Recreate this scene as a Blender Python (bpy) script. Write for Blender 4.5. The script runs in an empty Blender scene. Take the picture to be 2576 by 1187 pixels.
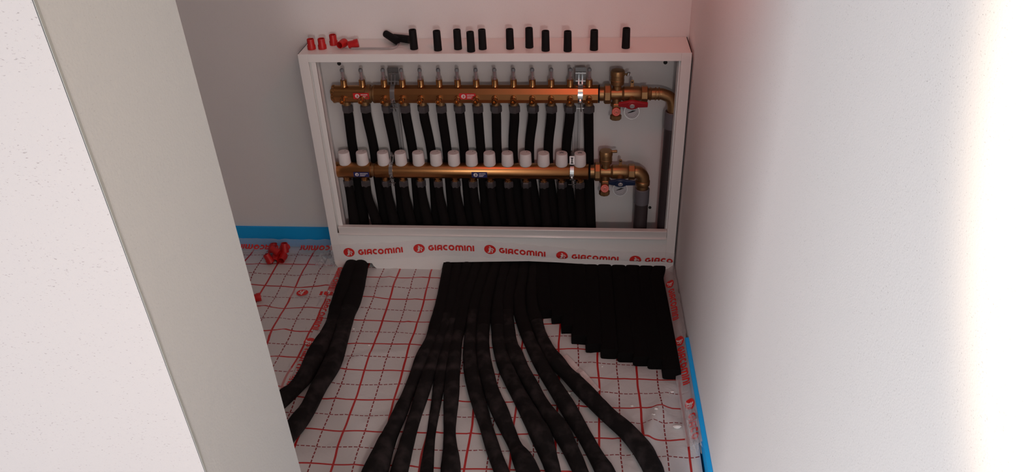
import bpy, math, random
import numpy as np
from mathutils import Vector, Matrix, noise
random.seed(7)
S = bpy.context.scene
COL = S.collection
R = math.radians

# ---------------------------------------------------------------- camera
PX, PY = 1288.0, 593.5
VZ = np.array([1413.0, 3850.0]); VY = np.array([1480.0, -689.0])
FL = math.sqrt(-((VZ[0]-PX)*(VY[0]-PX)+(VZ[1]-PY)*(VY[1]-PY)))
def _d(v):
    r = np.array([v[0]-PX, v[1]-PY, FL]); return r/np.linalg.norm(r)
_Y = _d(VY); _Z = -_d(VZ); _X = np.cross(_Y, _Z)
RM = np.array([_X, _Y, _Z])
CAMH = 1.393
CP = np.array([0, 0, CAMH])
def ray(px, py): return RM @ np.array([px-PX, py-PY, FL])
def onY(px, py, Y): r = ray(px, py); return Vector(CP+r*Y/r[1])
def onX(px, py, X): r = ray(px, py); return Vector(CP+r*X/r[0])
def onZ(px, py, Z=0.0): r = ray(px, py); return Vector(CP+r*(Z-CAMH)/r[2])
def mpp(p):   # metres covered by one pixel at point p
    c = RM.T @ (np.array(p)-CP); return c[2]/FL
cam_d = bpy.data.cameras.new('camera'); cam = bpy.data.objects.new('camera', cam_d); COL.objects.link(cam)
M = Matrix.Identity(4)
right = RM[:, 0]; up = -RM[:, 1]; back = -RM[:, 2]
for i in range(3):
    M[i][0] = right[i]; M[i][1] = up[i]; M[i][2] = back[i]; M[i][3] = CP[i]
cam.matrix_world = M
cam_d.sensor_fit = 'HORIZONTAL'; cam_d.sensor_width = 36; cam_d.lens = FL/2576*36
cam_d.clip_start = 0.02
S.camera = cam

# ---------------------------------------------------------------- light
w = bpy.data.worlds.new('world'); S.world = w; w.use_nodes = True
bg = w.node_tree.nodes['Background']; bg.inputs[0].default_value = (0.90, 0.97, 1.0, 1); bg.inputs[1].default_value = 0.42
def area(name, loc, target, sx, sy, power, color):
    l = bpy.data.lights.new(name, 'AREA'); l.shape = 'RECTANGLE'; l.size = sx; l.size_y = sy; l.energy = power; l.color = color
    o = bpy.data.objects.new(name, l); COL.objects.link(o); o.location = loc
    o.rotation_euler = (Vector(target)-Vector(loc)).to_track_quat('-Z', 'Y').to_euler(); return o
area('window_daylight', (-2.55, -3.0, 1.6), (0.28, 1.0, 0.5), 1.4, 1.6, 178, (0.98, 0.97, 1.0))
area('warm_corner_lamp', (0.02, 1.50, 1.50), (0.24, 2.14, 0.9), 0.2, 0.2, 1.4, (1.0, 0.15, 0.08))
sp = bpy.data.lights.new('work_lamp_light', 'SPOT'); sp.energy = 38; sp.color = (1.0, 0.78, 0.54); sp.spot_size = R(98); sp.spot_blend = 0.26; sp.shadow_soft_size = 0.03
spo = bpy.data.objects.new('work_lamp_light', sp); COL.objects.link(spo)
spo.location = (-0.25, 0.065, 1.35)
spo.rotation_euler = (Vector((0.29, 0.065, 1.35))-spo.location).to_track_quat('-Z', 'Y').to_euler()
gl = bpy.data.lights.new('front_fill_light', 'SPOT'); gl.spot_size = R(52); gl.spot_blend = 1.0; gl.energy = 38; gl.color = (1.0, 0.91, 0.87); gl.shadow_soft_size = 0.07  # added fill spot behind the camera, brightens the cabinet front
glo = bpy.data.objects.new('front_fill_light', gl); COL.objects.link(glo); glo.location = (0.16, -0.90, 1.30)
glo.rotation_euler = (Vector((-0.62, 2.0, 0.22))-glo.location).to_track_quat('-Z', 'Y').to_euler()

S.view_settings.view_transform = 'Standard'; S.view_settings.look = 'None'
S.view_settings.exposure = 0.0; S.view_settings.gamma = 1.0; S.view_settings.use_curve_mapping = False

# ---------------------------------------------------------------- materials
def mat(name, color, rough=0.6, metal=0.0, spec=0.5, bump=None, alpha=1.0, coat=0.0, var=None, trans=0.0, emit=None):
    m = bpy.data.materials.new(name); m.use_nodes = True
    nt = m.node_tree; b = nt.nodes['Principled BSDF']
    b.inputs['Base Color'].default_value = (*color, 1); b.inputs['Roughness'].default_value = rough
    b.inputs['Metallic'].default_value = metal; b.inputs['Specular IOR Level'].default_value = spec
    b.inputs['Alpha'].default_value = alpha; b.inputs['Coat Weight'].default_value = coat
    b.inputs['Transmission Weight'].default_value = trans
    if bump or var:
        tc = nt.nodes.new('ShaderNodeTexCoord')
    if bump:   # (scale, distance, strength)
        n = nt.nodes.new('ShaderNodeTexNoise'); n.inputs['Scale'].default_value = bump[0]; n.inputs['Detail'].default_value = 4
        bp = nt.nodes.new('ShaderNodeBump'); bp.inputs['Distance'].default_value = bump[1]; bp.inputs['Strength'].default_value = bump[2]
        nt.links.new(tc.outputs['Object'], n.inputs['Vector']); nt.links.new(n.outputs['Fac'], bp.inputs['Height']); nt.links.new(bp.outputs['Normal'], b.inputs['Normal'])
    if var:    # (scale, color2, lo, hi)
        n = nt.nodes.new('ShaderNodeTexNoise'); n.inputs['Scale'].default_value = var[0]; n.inputs['Detail'].default_value = 5
        r = nt.nodes.new('ShaderNodeValToRGB'); r.color_ramp.elements[0].position = var[2]; r.color_ramp.elements[1].position = var[3]
        r.color_ramp.elements[0].color = (*color, 1); r.color_ramp.elements[1].color = (*var[1], 1)
        nt.links.new(tc.outputs['Object'], n.inputs['Vector']); nt.links.new(n.outputs['Fac'], r.inputs['Fac']); nt.links.new(r.outputs['Color'], b.inputs['Base Color'])
    return m

def plaster(name, color, speck):
    m = mat(name, color, 0.85, spec=0.25)
    nt = m.node_tree; b = nt.nodes['Principled BSDF']; L = nt.links.new
    tc = nt.nodes.new('ShaderNodeTexCoord')
    mp = nt.nodes.new('ShaderNodeMapping'); mp.inputs['Scale'].default_value = (1, 1, 2.2); L(tc.outputs['Object'], mp.inputs['Vector'])
    n = nt.nodes.new('ShaderNodeTexNoise'); n.inputs['Scale'].default_value = 400; n.inputs['Detail'].default_value = 3; L(mp.outputs[0], n.inputs['Vector'])
    r = nt.nodes.new('ShaderNodeValToRGB'); r.color_ramp.elements[0].position = 0.64; r.color_ramp.elements[1].position = 0.74
    L(n.outputs['Fac'], r.inputs['Fac'])
    n2 = nt.nodes.new('ShaderNodeTexNoise'); n2.inputs['Scale'].default_value = 14; L(tc.outputs['Object'], n2.inputs['Vector'])
    mul = nt.nodes.new('ShaderNodeMath'); mul.operation = 'MULTIPLY'; L(r.outputs['Color'], mul.inputs[0]); mul.inputs[1].default_value = speck
    mx = nt.nodes.new('ShaderNodeMixRGB'); L(mul.outputs[0], mx.inputs[0]); mx.inputs[1].default_value = (*color, 1); mx.inputs[2].default_value = (color[0]*.55, color[1]*.53, color[2]*.53, 1)
    L(mx.outputs[0], b.inputs['Base Color'])
    n3 = nt.nodes.new('ShaderNodeTexNoise'); n3.inputs['Scale'].default_value = 420; n3.inputs['Detail'].default_value = 3; L(tc.outputs['Object'], n3.inputs['Vector'])
    bp = nt.nodes.new('ShaderNodeBump'); bp.inputs['Distance'].default_value = 0.0006; bp.inputs['Strength'].default_value = 0.3
    L(n3.outputs['Fac'], bp.inputs['Height']); L(bp.outputs[0], b.inputs['Normal'])
    return m

def grid_mat(name, ox, oy, seed, wave=0.004, ky=0.957):
    """foil with a printed 10 cm grid: solid lines, dashed lines half way between"""
    m = mat(name, (0.60, 0.59, 0.585), 0.38, spec=0.5, coat=0.25)
    nt = m.node_tree; b = nt.nodes['Principled BSDF']; L = nt.links.new
    b.inputs['Coat Roughness'].default_value = 0.3
    tc = nt.nodes.new('ShaderNodeTexCoord')
    def math_(op, a, bb=None, c=None):
        n = nt.nodes.new('ShaderNodeMath'); n.operation = op
        for i, v in enumerate((a, bb, c)):
            if v is None: continue
            if isinstance(v, (int, float)): n.inputs[i].default_value = v
            else: L(v, n.inputs[i])
        return n.outputs[0]
    mp = nt.nodes.new('ShaderNodeMapping'); mp.inputs['Location'].default_value = (seed, seed*1.7, 0); L(tc.outputs['Object'], mp.inputs['Vector'])
    nz = nt.nodes.new('ShaderNodeTexNoise'); nz.inputs['Scale'].default_value = 6; nz.inputs['Detail'].default_value = 1.5; L(mp.outputs[0], nz.inputs['Vector'])
    sx = nt.nodes.new('ShaderNodeSeparateXYZ'); L(tc.outputs['Object'], sx.inputs[0])
    sc = nt.nodes.new('ShaderNodeSeparateColor'); L(nz.outputs['Color'], sc.inputs[0])
    x = math_('ADD', math_('SUBTRACT', sx.outputs[0], ox), math_('MULTIPLY', math_('SUBTRACT', sc.outputs[0], .5), wave*4))
    y = math_('ADD', math_('MULTIPLY', math_('SUBTRACT', sx.outputs[1], oy), ky), math_('MULTIPLY', math_('SUBTRACT', sc.outputs[1], .5), wave*4))
    def dist(c, off):   # distance to nearest multiple of .1 shifted by off
        f = math_('FRACT', math_('ADD', math_('MULTIPLY', c, 10.0), off+50.5))
        return math_('MULTIPLY', math_('ABSOLUTE', math_('SUBTRACT', f, .5)), .1)
    def dash(c):
        return math_('LESS_THAN', math_('FRACT', math_('ADD', math_('MULTIPLY', c, 80.0), 400)), .74)
    sX = math_('LESS_THAN', dist(x, 0), .0026); sY = math_('LESS_THAN', dist(y, 0), .0021)
    dX = math_('MULTIPLY', math_('LESS_THAN', dist(x, .5), .0016), dash(y))
    dY = math_('MULTIPLY', math_('LESS_THAN', dist(y, .5), .0013), dash(x))
    solid = math_('MAXIMUM', sX, sY); dsh = math_('MAXIMUM', dX, dY)
    m1 = nt.nodes.new('ShaderNodeMixRGB'); L(dsh, m1.inputs[0]); m1.inputs[1].default_value = (0.60, 0.59, 0.585, 1); m1.inputs[2].default_value = (0.22, 0.012, 0.015, 1)
    m2 = nt.nodes.new('ShaderNodeMixRGB'); L(solid, m2.inputs[0]); L(m1.outputs[0], m2.inputs[1]); m2.inputs[2].default_value = (0.46, 0.012, 0.012, 1)
    L(m2.outputs[0], b.inputs['Base Color'])
    nb = nt.nodes.new('ShaderNodeTexNoise'); nb.inputs['Scale'].default_value = 16; nb.inputs['Detail'].default_value = 5; nb.inputs['Distortion'].default_value = 1.2; L(mp.outputs[0], nb.inputs['Vector'])
    bp = nt.nodes.new('ShaderNodeBump'); bp.inputs['Distance'].default_value = 0.006; bp.inputs['Strength'].default_value = 0.45
    L(nb.outputs['Fac'], bp.inputs['Height']); L(bp.outputs[0], b.inputs['Normal'])
    return m

def film_mat(name, a, tint=(0.78, 0.76, 0.78)):
    m = mat(name, tint, 0.12, spec=0.6, alpha=a)
    nt = m.node_tree; b = nt.nodes['Principled BSDF']; L = nt.links.new
    tc = nt.nodes.new('ShaderNodeTexCoord'); n = nt.nodes.new('ShaderNodeTexNoise'); n.inputs['Scale'].default_value = 45; n.inputs['Detail'].default_value = 4; n.inputs['Distortion'].default_value = 1.5
    L(tc.outputs['Object'], n.inputs['Vector'])
    bp = nt.nodes.new('ShaderNodeBump'); bp.inputs['Distance'].default_value = 0.002; bp.inputs['Strength'].default_value = 0.6
    L(n.outputs['Fac'], bp.inputs['Height']); L(bp.outputs[0], b.inputs['Normal'])
    return m

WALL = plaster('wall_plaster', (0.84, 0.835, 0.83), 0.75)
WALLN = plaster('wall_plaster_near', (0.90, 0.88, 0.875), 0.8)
WALLF = plaster('wall_plaster_face_dimmed', (0.385, 0.362, 0.362), 0.8)  # same paint as the other walls, colour darkened to offset excess light
WALLJ = plaster('wall_board_edge_dimmed', (0.335, 0.333, 0.333), 0.35)  # wall end colour also darkened, to offset bounce from the lamp patch
CONC = mat('screed', (0.35, 0.34, 0.33), 0.9, bump=(60, .001, .5))
ENAM = mat('white_enamel', (0.86, 0.84, 0.82), 0.28, spec=0.5)
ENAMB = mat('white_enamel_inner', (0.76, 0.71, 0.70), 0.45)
DARK = mat('dark_gap', (0.02, 0.018, 0.018), 0.8)
BRASS = mat('brass', (0.52, 0.26, 0.10), 0.27, metal=1.0, bump=(90, .0004, .25))
BRASSC = mat('cast_brass', (0.34, 0.19, 0.085), 0.42, metal=0.9, bump=(140, .0006, .4))
COPPER = mat('bare_bar', (0.42, 0.195, 0.075), 0.30, metal=1.0, bump=(60, .0003, .2))
NUT = mat('dark_nickel', (0.11, 0.10, 0.105), 0.38, metal=0.5)
STEEL = mat('zinc_steel', (0.62, 0.62, 0.62), 0.22, metal=1.0, bump=(120, .0004, .3))
RAILM = mat('brushed_zinc', (0.50, 0.48, 0.48), 0.4, metal=0.45)
STEELD = mat('dull_steel', (0.22, 0.21, 0.21), 0.4, metal=0.8)
PIPE = mat('black_foam_pipe', (0.0075, 0.006, 0.006), 0.9, spec=0.12)
SLEEVE = mat('black_foam_sleeve', (0.0085, 0.007, 0.007), 0.85, spec=0.15, bump=(120, .0015, .5), var=(26, (0.036, 0.028, 0.028), .46, .74))
MATTE = mat('black_foam_cut', (0.006, 0.005, 0.005), 0.95, spec=0.08)
CAPW = mat('white_plastic', (0.72, 0.68, 0.67), 0.5)
RED = mat('red_plastic', (0.50, 0.009, 0.009), 0.45)
REDD = mat('red_lever', (0.36, 0.012, 0.02), 0.45)
BLUEL = mat('blue_lever', (0.012, 0.025, 0.07), 0.45)
ORNG = mat('orange_red_knob', (0.60, 0.06, 0.022), 0.4)
BLACK = mat('black_rubber', (0.007, 0.0065, 0.007), 0.7, spec=0.2)
GLASS = mat('clear_tube', (0.42, 0.34, 0.34), 0.08, spec=0.7, alpha=0.45)
GREYP = mat('grey_plastic', (0.20, 0.19, 0.20), 0.45)
GREYC = mat('grey_coupling', (0.13, 0.125, 0.14), 0.5)
DPIPE = mat('dark_grey_pipe', (0.045, 0.035, 0.037), 0.45)
BLUE = mat('blue_edge_foam', (0.0, 0.42, 0.95), 0.7, bump=(200, .001, .4))
PRINT = mat('red_print', (0.68, 0.022, 0.018), 0.5)
PRINTL = mat('pale_print', (0.72, 0.66, 0.64), 0.5)
STKR = mat('red_sticker', (0.58, 0.012, 0.016), 0.4)
STKB = mat('blue_sticker', (0.012, 0.018, 0.11), 0.4)
DIAL = mat('white_dial', (0.24, 0.235, 0.25), 0.4)
PAPER = mat('pale_paper', (0.72, 0.62, 0.60), 0.7, bump=(60, .002, .6))
CRUMB = mat('plaster_crumb', (0.85, 0.83, 0.80), 0.9, bump=(200, .001, .5))
TAG = mat('white_tag', (0.95, 0.95, 0.95), 0.35)
FILM = film_mat('tape_film', 0.24, (0.97, 0.95, 0.96))
FILMT = film_mat('thick_tape_film', 0.5, (0.62, 0.58, 0.58))
FILM2 = film_mat('crumpled_film', 0.30, (0.85, 0.85, 0.88))
FOILR = grid_mat('foil_grid', 0.049, 1.2378, 3.1)
FOILL = grid_mat('foil_grid_side', -0.0435, 1.6976, 8.3, 0.009, 0.915)

# ---------------------------------------------------------------- mesh building
class MB:
    def __init__(s): s.v = []; s.f = []
    def add(s, vs, fs):
        o = len(s.v); s.v += [tuple(p) for p in vs]; s.f += [tuple(i+o for i in f) for f in fs]; return s
    def box(s, a, b):
        x0, y0, z0 = a; x1, y1, z1 = b
        return s.add([(x0,y0,z0),(x1,y0,z0),(x1,y1,z0),(x0,y1,z0),(x0,y0,z1),(x1,y0,z1),(x1,y1,z1),(x0,y1,z1)],
                     [(0,3,2,1),(4,5,6,7),(0,1,5,4),(1,2,6,5),(2,3,7,6),(3,0,4,7)])
    def lathe(s, c, axis, prof, n=20, phase=0.0, sx=1.0, sy=1.0):
        """prof: (t, r) along axis from c; closed where r == 0"""
        a = Vector(axis).normalized(); c = Vector(c)
        u = a.orthogonal().normalized() if abs(a.z) < .9 else Vector((1, 0, 0))
        if abs(a.z) < .9: u = a.cross(Vector((0, 0, 1))).normalized()
        v = a.cross(u).normalized()
        vs = []; fs = []
        for t, r in prof:
            for k in range(n):
                th = 2*math.pi*k/n+phase
                vs.append(c+a*t+u*(r*sx*math.cos(th))+v*(r*sy*math.sin(th)))
        m = len(prof)
        for i in range(m-1):
            for k in range(n):
                k2 = (k+1) % n
                fs.append((i*n+k, i*n+k2, (i+1)*n+k2, (i+1)*n+k))
        if prof[0][1] > 0: fs.append(tuple(range(n))[::-1])
        if prof[-1][1] > 0: fs.append(tuple((m-1)*n+k for k in range(n)))
        return s.add(vs, fs)
    def cyl(s, p, q, r, n=20, r2=None, bev=0.0, phase=0.0):
        p = Vector(p); q = Vector(q); L = (q-p).length; r2 = r if r2 is None else r2
        pr = [(0, r), (L, r2)] if not bev else [(0, r-bev), (bev, r), (L-bev, r2), (L, r2-bev)]
        return s.lathe(p, q-p, pr, n, phase)
    def hexn(s, p, q, r, bev=.002, phase=0.0):
        return s.cyl(p, q, r, 6, bev=bev, phase=phase)
    def tube(s, pts, rad, n=14, flat=None, power=2.0, cap=True):
        pts = [Vector(p) for p in pts]; m = len(pts)
        if not hasattr(rad, '__len__'): rad = [rad]*m
        vs = []; fs = []; pu = None
        for i, p in enumerate(pts):
            t = (pts[min(i+1, m-1)]-pts[max(i-1, 0)]).normalized()
            if flat is not None:
                u = t.cross(Vector((0, 0, 1)))
                if u.length < .2: u = pu or Vector((1, 0, 0))
                u.normalize()
            elif pu is None: u = t.orthogonal().normalized()
            else: u = (pu-t*pu.dot(t)).normalized()
            pu = u; v = u.cross(t).normalized()
            ky = 1.0 if flat is None else (flat[i] if hasattr(flat, '__len__') else flat)
            for k in range(n):
                th = 2*math.pi*k/n; cx = math.cos(th); sy = math.sin(th)
                e = 2.0/power
                a = math.copysign(abs(cx)**e, cx); b = math.copysign(abs(sy)**e, sy)
                vs.append(p+u*(rad[i]*a)+v*(rad[i]*b*ky))
        for i in range(m-1):
            for k in range(n):
                k2 = (k+1) % n; fs.append((i*n+k, i*n+k2, (i+1)*n+k2, (i+1)*n+k))
        if cap: fs.append(tuple(range(n))[::-1]); fs.append(tuple((m-1)*n+k for k in range(n)))
        return s.add(vs, fs)
    def prism(s, poly, o, u, v, w):
        """2-D polygon (a,b) placed at o + a*u + b*v, extruded by w"""
        o = Vector(o); u = Vector(u); v = Vector(v); w = Vector(w); n = len(poly)
        vs = [o+u*a+v*b for a, b in poly]+[o+u*a+v*b+w for a, b in poly]
        fs = [tuple(range(n)), tuple(range(n, 2*n))[::-1]]+[(i, i+n, (i+1) % n+n, (i+1) % n) for i in range(n)]
        return s.add(vs, fs)
    def build(s, name, m, parent=None, smooth=True, bevel=0.0, solid=0.0, ang=38):
        me = bpy.data.meshes.new(name); org = parent_loc(parent)
        me.from_pydata([tuple(Vector(p)-org) for p in s.v], [], s.f); me.materials.append(m); me.update()
        o = bpy.data.objects.new(name, me); COL.objects.link(o)
        if parent: o.parent = parent
        if smooth:
            me.shade_smooth(); me.set_sharp_from_angle(angle=R(ang))
        if bevel:
            b = o.modifiers.new('bevel', 'BEVEL'); b.width = bevel; b.segments = 2; b.limit_method = 'ANGLE'; b.angle_limit = R(50)
        if solid:
            b = o.modifiers.new('solid', 'SOLIDIFY'); b.thickness = solid; b.offset = 0
        return o
def parent_loc(p):
    v = Vector((0, 0, 0))
    while p: v += p.location; p = p.parent
    return v
def tag(o, label=None, cat=None, group=None, kind=None):
    if label: o['label'] = label
    if cat: o['category'] = cat
    if group: o['group'] = group
    if kind: o['kind'] = kind
    return o
def thing(name, label, cat, loc=(0, 0, 0), group=None):
    o = bpy.data.objects.new(name, None); COL.objects.link(o); o.location = loc; o.empty_display_size = .02
    return tag(o, label, cat, group)
def struct(o): o['kind'] = 'structure'; return o
def crom(P, step=0.012):
    """Catmull-Rom through rows of P (any number of columns)"""
    P = [np.array(p, float) for p in P]; out = []
    for i in range(len(P)-1):
        a = P[max(i-1, 0)]; b = P[i]; c = P[i+1]; d = P[min(i+2, len(P)-1)]
        if i == 0: a = 2*b-c
        if i == len(P)-2: d = 2*c-b
        n = max(2, int(np.linalg.norm((c-b)[:3])/step))
        for k in range(n):
            t = k/n
            out.append(.5*((2*b)+(-a+c)*t+(2*a-5*b+4*c-d)*t*t+(-a+3*b-3*c+d)*t**3))
    out.append(P[-1]); return out

# ---------------------------------------------------------------- room
YW = 2.14
def xr(y): return 0.279+(YW-y)*0.010        # right wall face, slightly out of square
b = MB(); b.prism([(xr(YW+.1), YW+.1), (xr(-2.2), -2.2), (xr(-2.2)+.12, -2.2), (xr(YW+.1)+.12, YW+.1)], (0,0,-.02), (1,0,0), (0,1,0), (0,0,2.52))
struct(b.build('wall_right', WALLN, smooth=False))
struct(MB().box((-2.0, YW, -.02), (.279, YW+.1, 2.5)).build('wall_back', WALL, smooth=False))
struct(MB().box((-2.0, .7, -.02), (-1.9, YW, 2.5)).build('wall_left', WALL, smooth=False))
# partition: its cut end is the pale strip, its face the speckled surface at far left
XJ = -0.32
b = MB(); vs = []
for z in (-.02, 2.5):
    yf = .629+(z-.67)*-.0283; yn = .460+(z-.859)*-.0293
    vs += [(XJ, yn, z), (XJ, yf, z), (-3.0, yf, z), (-3.0, yn+.0, z)]
b.add(vs, [(0,3,2,1),(4,5,6,7),(1,2,6,5),(2,3,7,6),(3,0,4,7)])
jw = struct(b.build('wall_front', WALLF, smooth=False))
b = MB(); off = .0003
b.add([Vector(vs[0])+Vector((0,.0004,0)), Vector(vs[1]), Vector(vs[5]), Vector(vs[4])+Vector((0,.0004,0)),
       Vector(vs[0])+Vector((off,.0004,0)), Vector(vs[1])+Vector((off,0,0)), Vector(vs[5])+Vector((off,0,0)), Vector(vs[4])+Vector((off,.0004,0))],
      [(0,1,2,3),(4,7,6,5),(0,4,5,1),(1,5,6,2),(2,6,7,3),(3,7,4,0)])
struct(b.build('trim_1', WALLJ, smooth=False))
# thin open joint between end board and the plastered face
b = MB(); n = 90; vv = []
for i in range(n+1):
    z = 2.5*i/n; yn = .460+(z-.859)*-.0293
    wdt = .0009+.0014*noise.noise(Vector((0, 0, z*25)))
    vv += [(XJ+off+.0006, yn-.0002, z), (XJ+off+.0006, yn+.0016+max(0, wdt), z)]
b.add(vv, [(2*i, 2*i+1, 2*i+3, 2*i+2) for i in range(n)])
struct(b.build('trim_2', mat('joint_grey', (0.22, 0.22, 0.21), .9), smooth=False, solid=.0006))
struct(MB().box((-3.0, -2.2, -.12), (.42, YW+.1, -.02)).build('floor', CONC, smooth=False))
struct(MB().box((-2.0, .46, 2.5), (.42, YW+.1, 2.6)).build('ceiling', WALL, smooth=False))

# edge insulation
def strip_foam(name, pts, label):
    o = pts.build(name, BLUE, smooth=False); return tag(o, label, 'edge insulation')
b = MB().box((-1.9, YW-.009, -.02), (-.756, YW-.0005, .072))
strip_foam('edge_foam_strip', b, 'bright blue foam edge strip along the back wall left of the white cabinet')
b = MB(); y0, y1 = .6, 1.672
ff = []
N = 40
for i in range(N+1):
    y = y0+(y1-y0)*i/N; z = .040+.002*noise.noise(Vector((y*9, 1, 0)))
    ff += [(xr(y)-.010, y, -.02), (xr(y)-.0005, y, -.02), (xr(y)-.0005, y, z), (xr(y)-.010, y, z-.002)]
fs = [(0,1,2,3), (4*N+3, 4*N+2, 4*N+1, 4*N)]
for i in range(N):
    for k in range(4): fs.append((4*i+k, 4*i+4+k, 4*i+4+(k+1) % 4, 4*i+(k+1) % 4))
b.add(ff, fs)
strip_foam('edge_foam_strip', b, 'bright blue foam edge strip at the foot of the right wall')

# foil sheets on the floor
def fz(x, y):
    v = Vector((x*4.2, y*4.2, 0)); a = noise.noise(v)*.004
    c = noise.noise(Vector((x*9+y*7, y*3-x*2, 4)))
    a += max(0, c-.15)*.010
    rd = 1-abs(noise.noise(Vector((x*7-y*2, y*5+x*2, 9))))*7
    a += max(0, rd)*.0035
    a += .016*math.exp(-((x-.155-.4*(y-1.345))/.016)**2)*max(0, min(1, (1.56-y)*6))*max(0, min(1, (y-1.22)*7))   # fold near right wall
    return max(a+.001, -.004)
def sheet(name, x0, x1, y0, y1, m, z0, label, edge=None):
    nx = int((x1-x0)/.012); ny = int((y1-y0)/.012); vs = []; fs = []
    for j in range(ny+1):
        for i in range(nx+1):
            x = x0+(x1-x0)*i/nx; y = y0+(y1-y0)*j/ny
            if edge and i == edge: x += 0
            z = fz(x, y)+z0
            xe = xr(y)-.012
            if x > xe-.02: z += max(0, (x-(xe-.02)))*.45
            vs.append((x, y, z))
    for j in range(ny):
        for i in range(nx): a = j*(nx+1)+i; fs.append((a, a+1, a+nx+2, a+nx+1))
    o = MB().add(vs, fs).build(name, m, ang=180, solid=.0006); return tag(o, label, 'foil')
sheet('insulation_foil', -.742, .272, .7, 2.11, FOILR, 0.0, 'grey floor foil with red grid lines lying under the fan of black pipes')
sheet('insulation_foil', -1.88, -.732, .75, 2.128, FOILL, 0.0012, 'grey floor foil with red grid lines in the left corner by the blue strip')

# ---------------------------------------------------------------- lettering on the tapes
def arc(cx, cy, rx, ry, a0, a1, n=10):
    return [(cx+rx*math.cos(R(a0+(a1-a0)*i/n)), cy+ry*math.sin(R(a0+(a1-a0)*i/n))) for i in range(n+1)]
T = .26; H = T/2
def glyphs(word):
    """list of strokes (polylines) with pen width T, cap height 1"""
    x = 0; out = []
    for ch in word:
        if ch == 'I': out.append([(x+H, 0), (x+H, 1)]); wd = T
        elif ch in 'GC':
            wd = .92 if ch == 'G' else .78; c = x+.5
            s = arc(c, .5, .37, .37, 52, 300 if ch == 'C' else 350, 16)
            out.append(s)
            if ch == 'G': out.append([(c+.02, .48), (c+.40, .48)])
        elif ch == 'O': wd = 1.0; out.append(arc(x+.5, .5, .37, .37, 0, 360, 20))
        elif ch == 'A':
            wd = .86; out.append([(x+H, 0), (x+H, .55)]+arc(x+.43, .55, .30, .32, 180, 70, 6)+[(x+.86-H, .87), (x+.86-H, 0)]); out.append([(x+H, .34), (x+.8, .34)])
        elif ch == 'M':
            wd = 1.30; out.append([(x+H, 0), (x+H, .60)]+arc(x+.39, .60, .26, .27, 180, 0, 7)+[(x+.65, 0)]); out.append([(x+.65, .6)]+arc(x+.91, .60, .26, .27, 180, 0, 7)+[(x+1.17, 0)])
        elif ch == 'N':
            wd = .86; out.append([(x+H, 0), (x+H, .58)]+arc(x+.43, .58, .30, .29, 180, 0, 7)+[(x+.86-H, 0)])
        else: wd = .5
        x += wd+.13
    return out, x-.13
def ribbon(st, w, sub=.22):
    """stroke polyline -> quads (list of (left,right) rows), subdivided"""
    P = [np.array(p, float) for p in st]; Q = [P[0]]
    for a, c in zip(P[:-1], P[1:]):
        n = max(1, int(np.linalg.norm(c-a)/sub))
        for k in range(1, n+1): Q.append(a+(c-a)*k/n)
    rows = []; m = len(Q)
    for i in range(m):
        t = Q[min(i+1, m-1)]-Q[max(i-1, 0)]; t = t/max(np.linalg.norm(t), 1e-9); nn = np.array([-t[1], t[0]])
        rows.append((Q[i]+nn*w/2, Q[i]-nn*w/2))
    return rows
def put_word(surf, s0, v0, h, wid, parent, word='GIACOMINI', flip=False, m=None, smin=None, smax=None, lift=.0009, skip=None):
    """surf(s, v, lift) -> 3-D point.  Text runs along +s, or turned half round if flip."""
    st, W = glyphs(word); k = wid/W; b = MB()
    for s_ in st:
        rows = ribbon(s_, T); vs = []
        for l, r_ in rows:
            for p in (l, r_):
                a = p[0]*k; c = (p[1]-.5)*h
                if flip: vs.append((s0-a, v0-c))
                else: vs.append((s0+a, v0+c))
        ss = [p[0] for p in vs]
        if smin is not None and (min(ss) < smin or max(ss) > smax): continue
        b.add([surf(p[0], p[1], lift) for p in vs], [(2*i, 2*i+1, 2*i+3, 2*i+2) for i in range(len(rows)-1)])
    if b.v: return b.build('lettering', m or PRINT, parent, smooth=False)
FIG = [([(-.42,-.62),(.05,-.55)], .2), ([(-.12,-.6),(-.02,-.05),(-.1,.3)], .30), ([(-.05,.45),(.08,.62)], .34),
       ([(0,-.1),(.38,-.12),(.36,-.62)], .2), ([(-.02,.25),(.42,.28),(.62,-.05)], .17), ([(-.1,.2),(.15,.05)], .3)]
def put_logo(surf, s0, v0, rs, rv, parent, flip=False, smin=None, smax=None, disc=None, fig=None):
    if smin is not None and (s0-rs < smin or s0+rs > smax): return
    sg = -1 if flip else 1
    b = MB(); n = 24; rings = [.0, .5, 1.0]; vs = [surf(s0, v0, .0008)]; fs = []
    for q in (.5, 1.0):
        for k in range(n): vs.append(surf(s0+rs*q*math.cos(2*math.pi*k/n), v0+rv*q*math.sin(2*math.pi*k/n), .0008))
    for k in range(n):
        k2 = (k+1) % n; fs += [(0, 1+k, 1+k2), (1+k, 1+n+k, 1+n+k2, 1+k2)]
    d = b.add(vs, fs).build('logo_disc', disc or PRINT, parent, smooth=False)
    b = MB()
    for st, wd in FIG:
        rows = ribbon(st, wd, .3)
        b.add([surf(s0+sg*p[0]*rs, v0+sg*p[1]*rv, .0014) for l, r_ in rows for p in (l, r_)], [(2*i, 2*i+1, 2*i+3, 2*i+2) for i in range(len(rows)-1)])
    f = b.build('logo_figure', fig or PRINTL, d, smooth=False)
    return d
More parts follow.
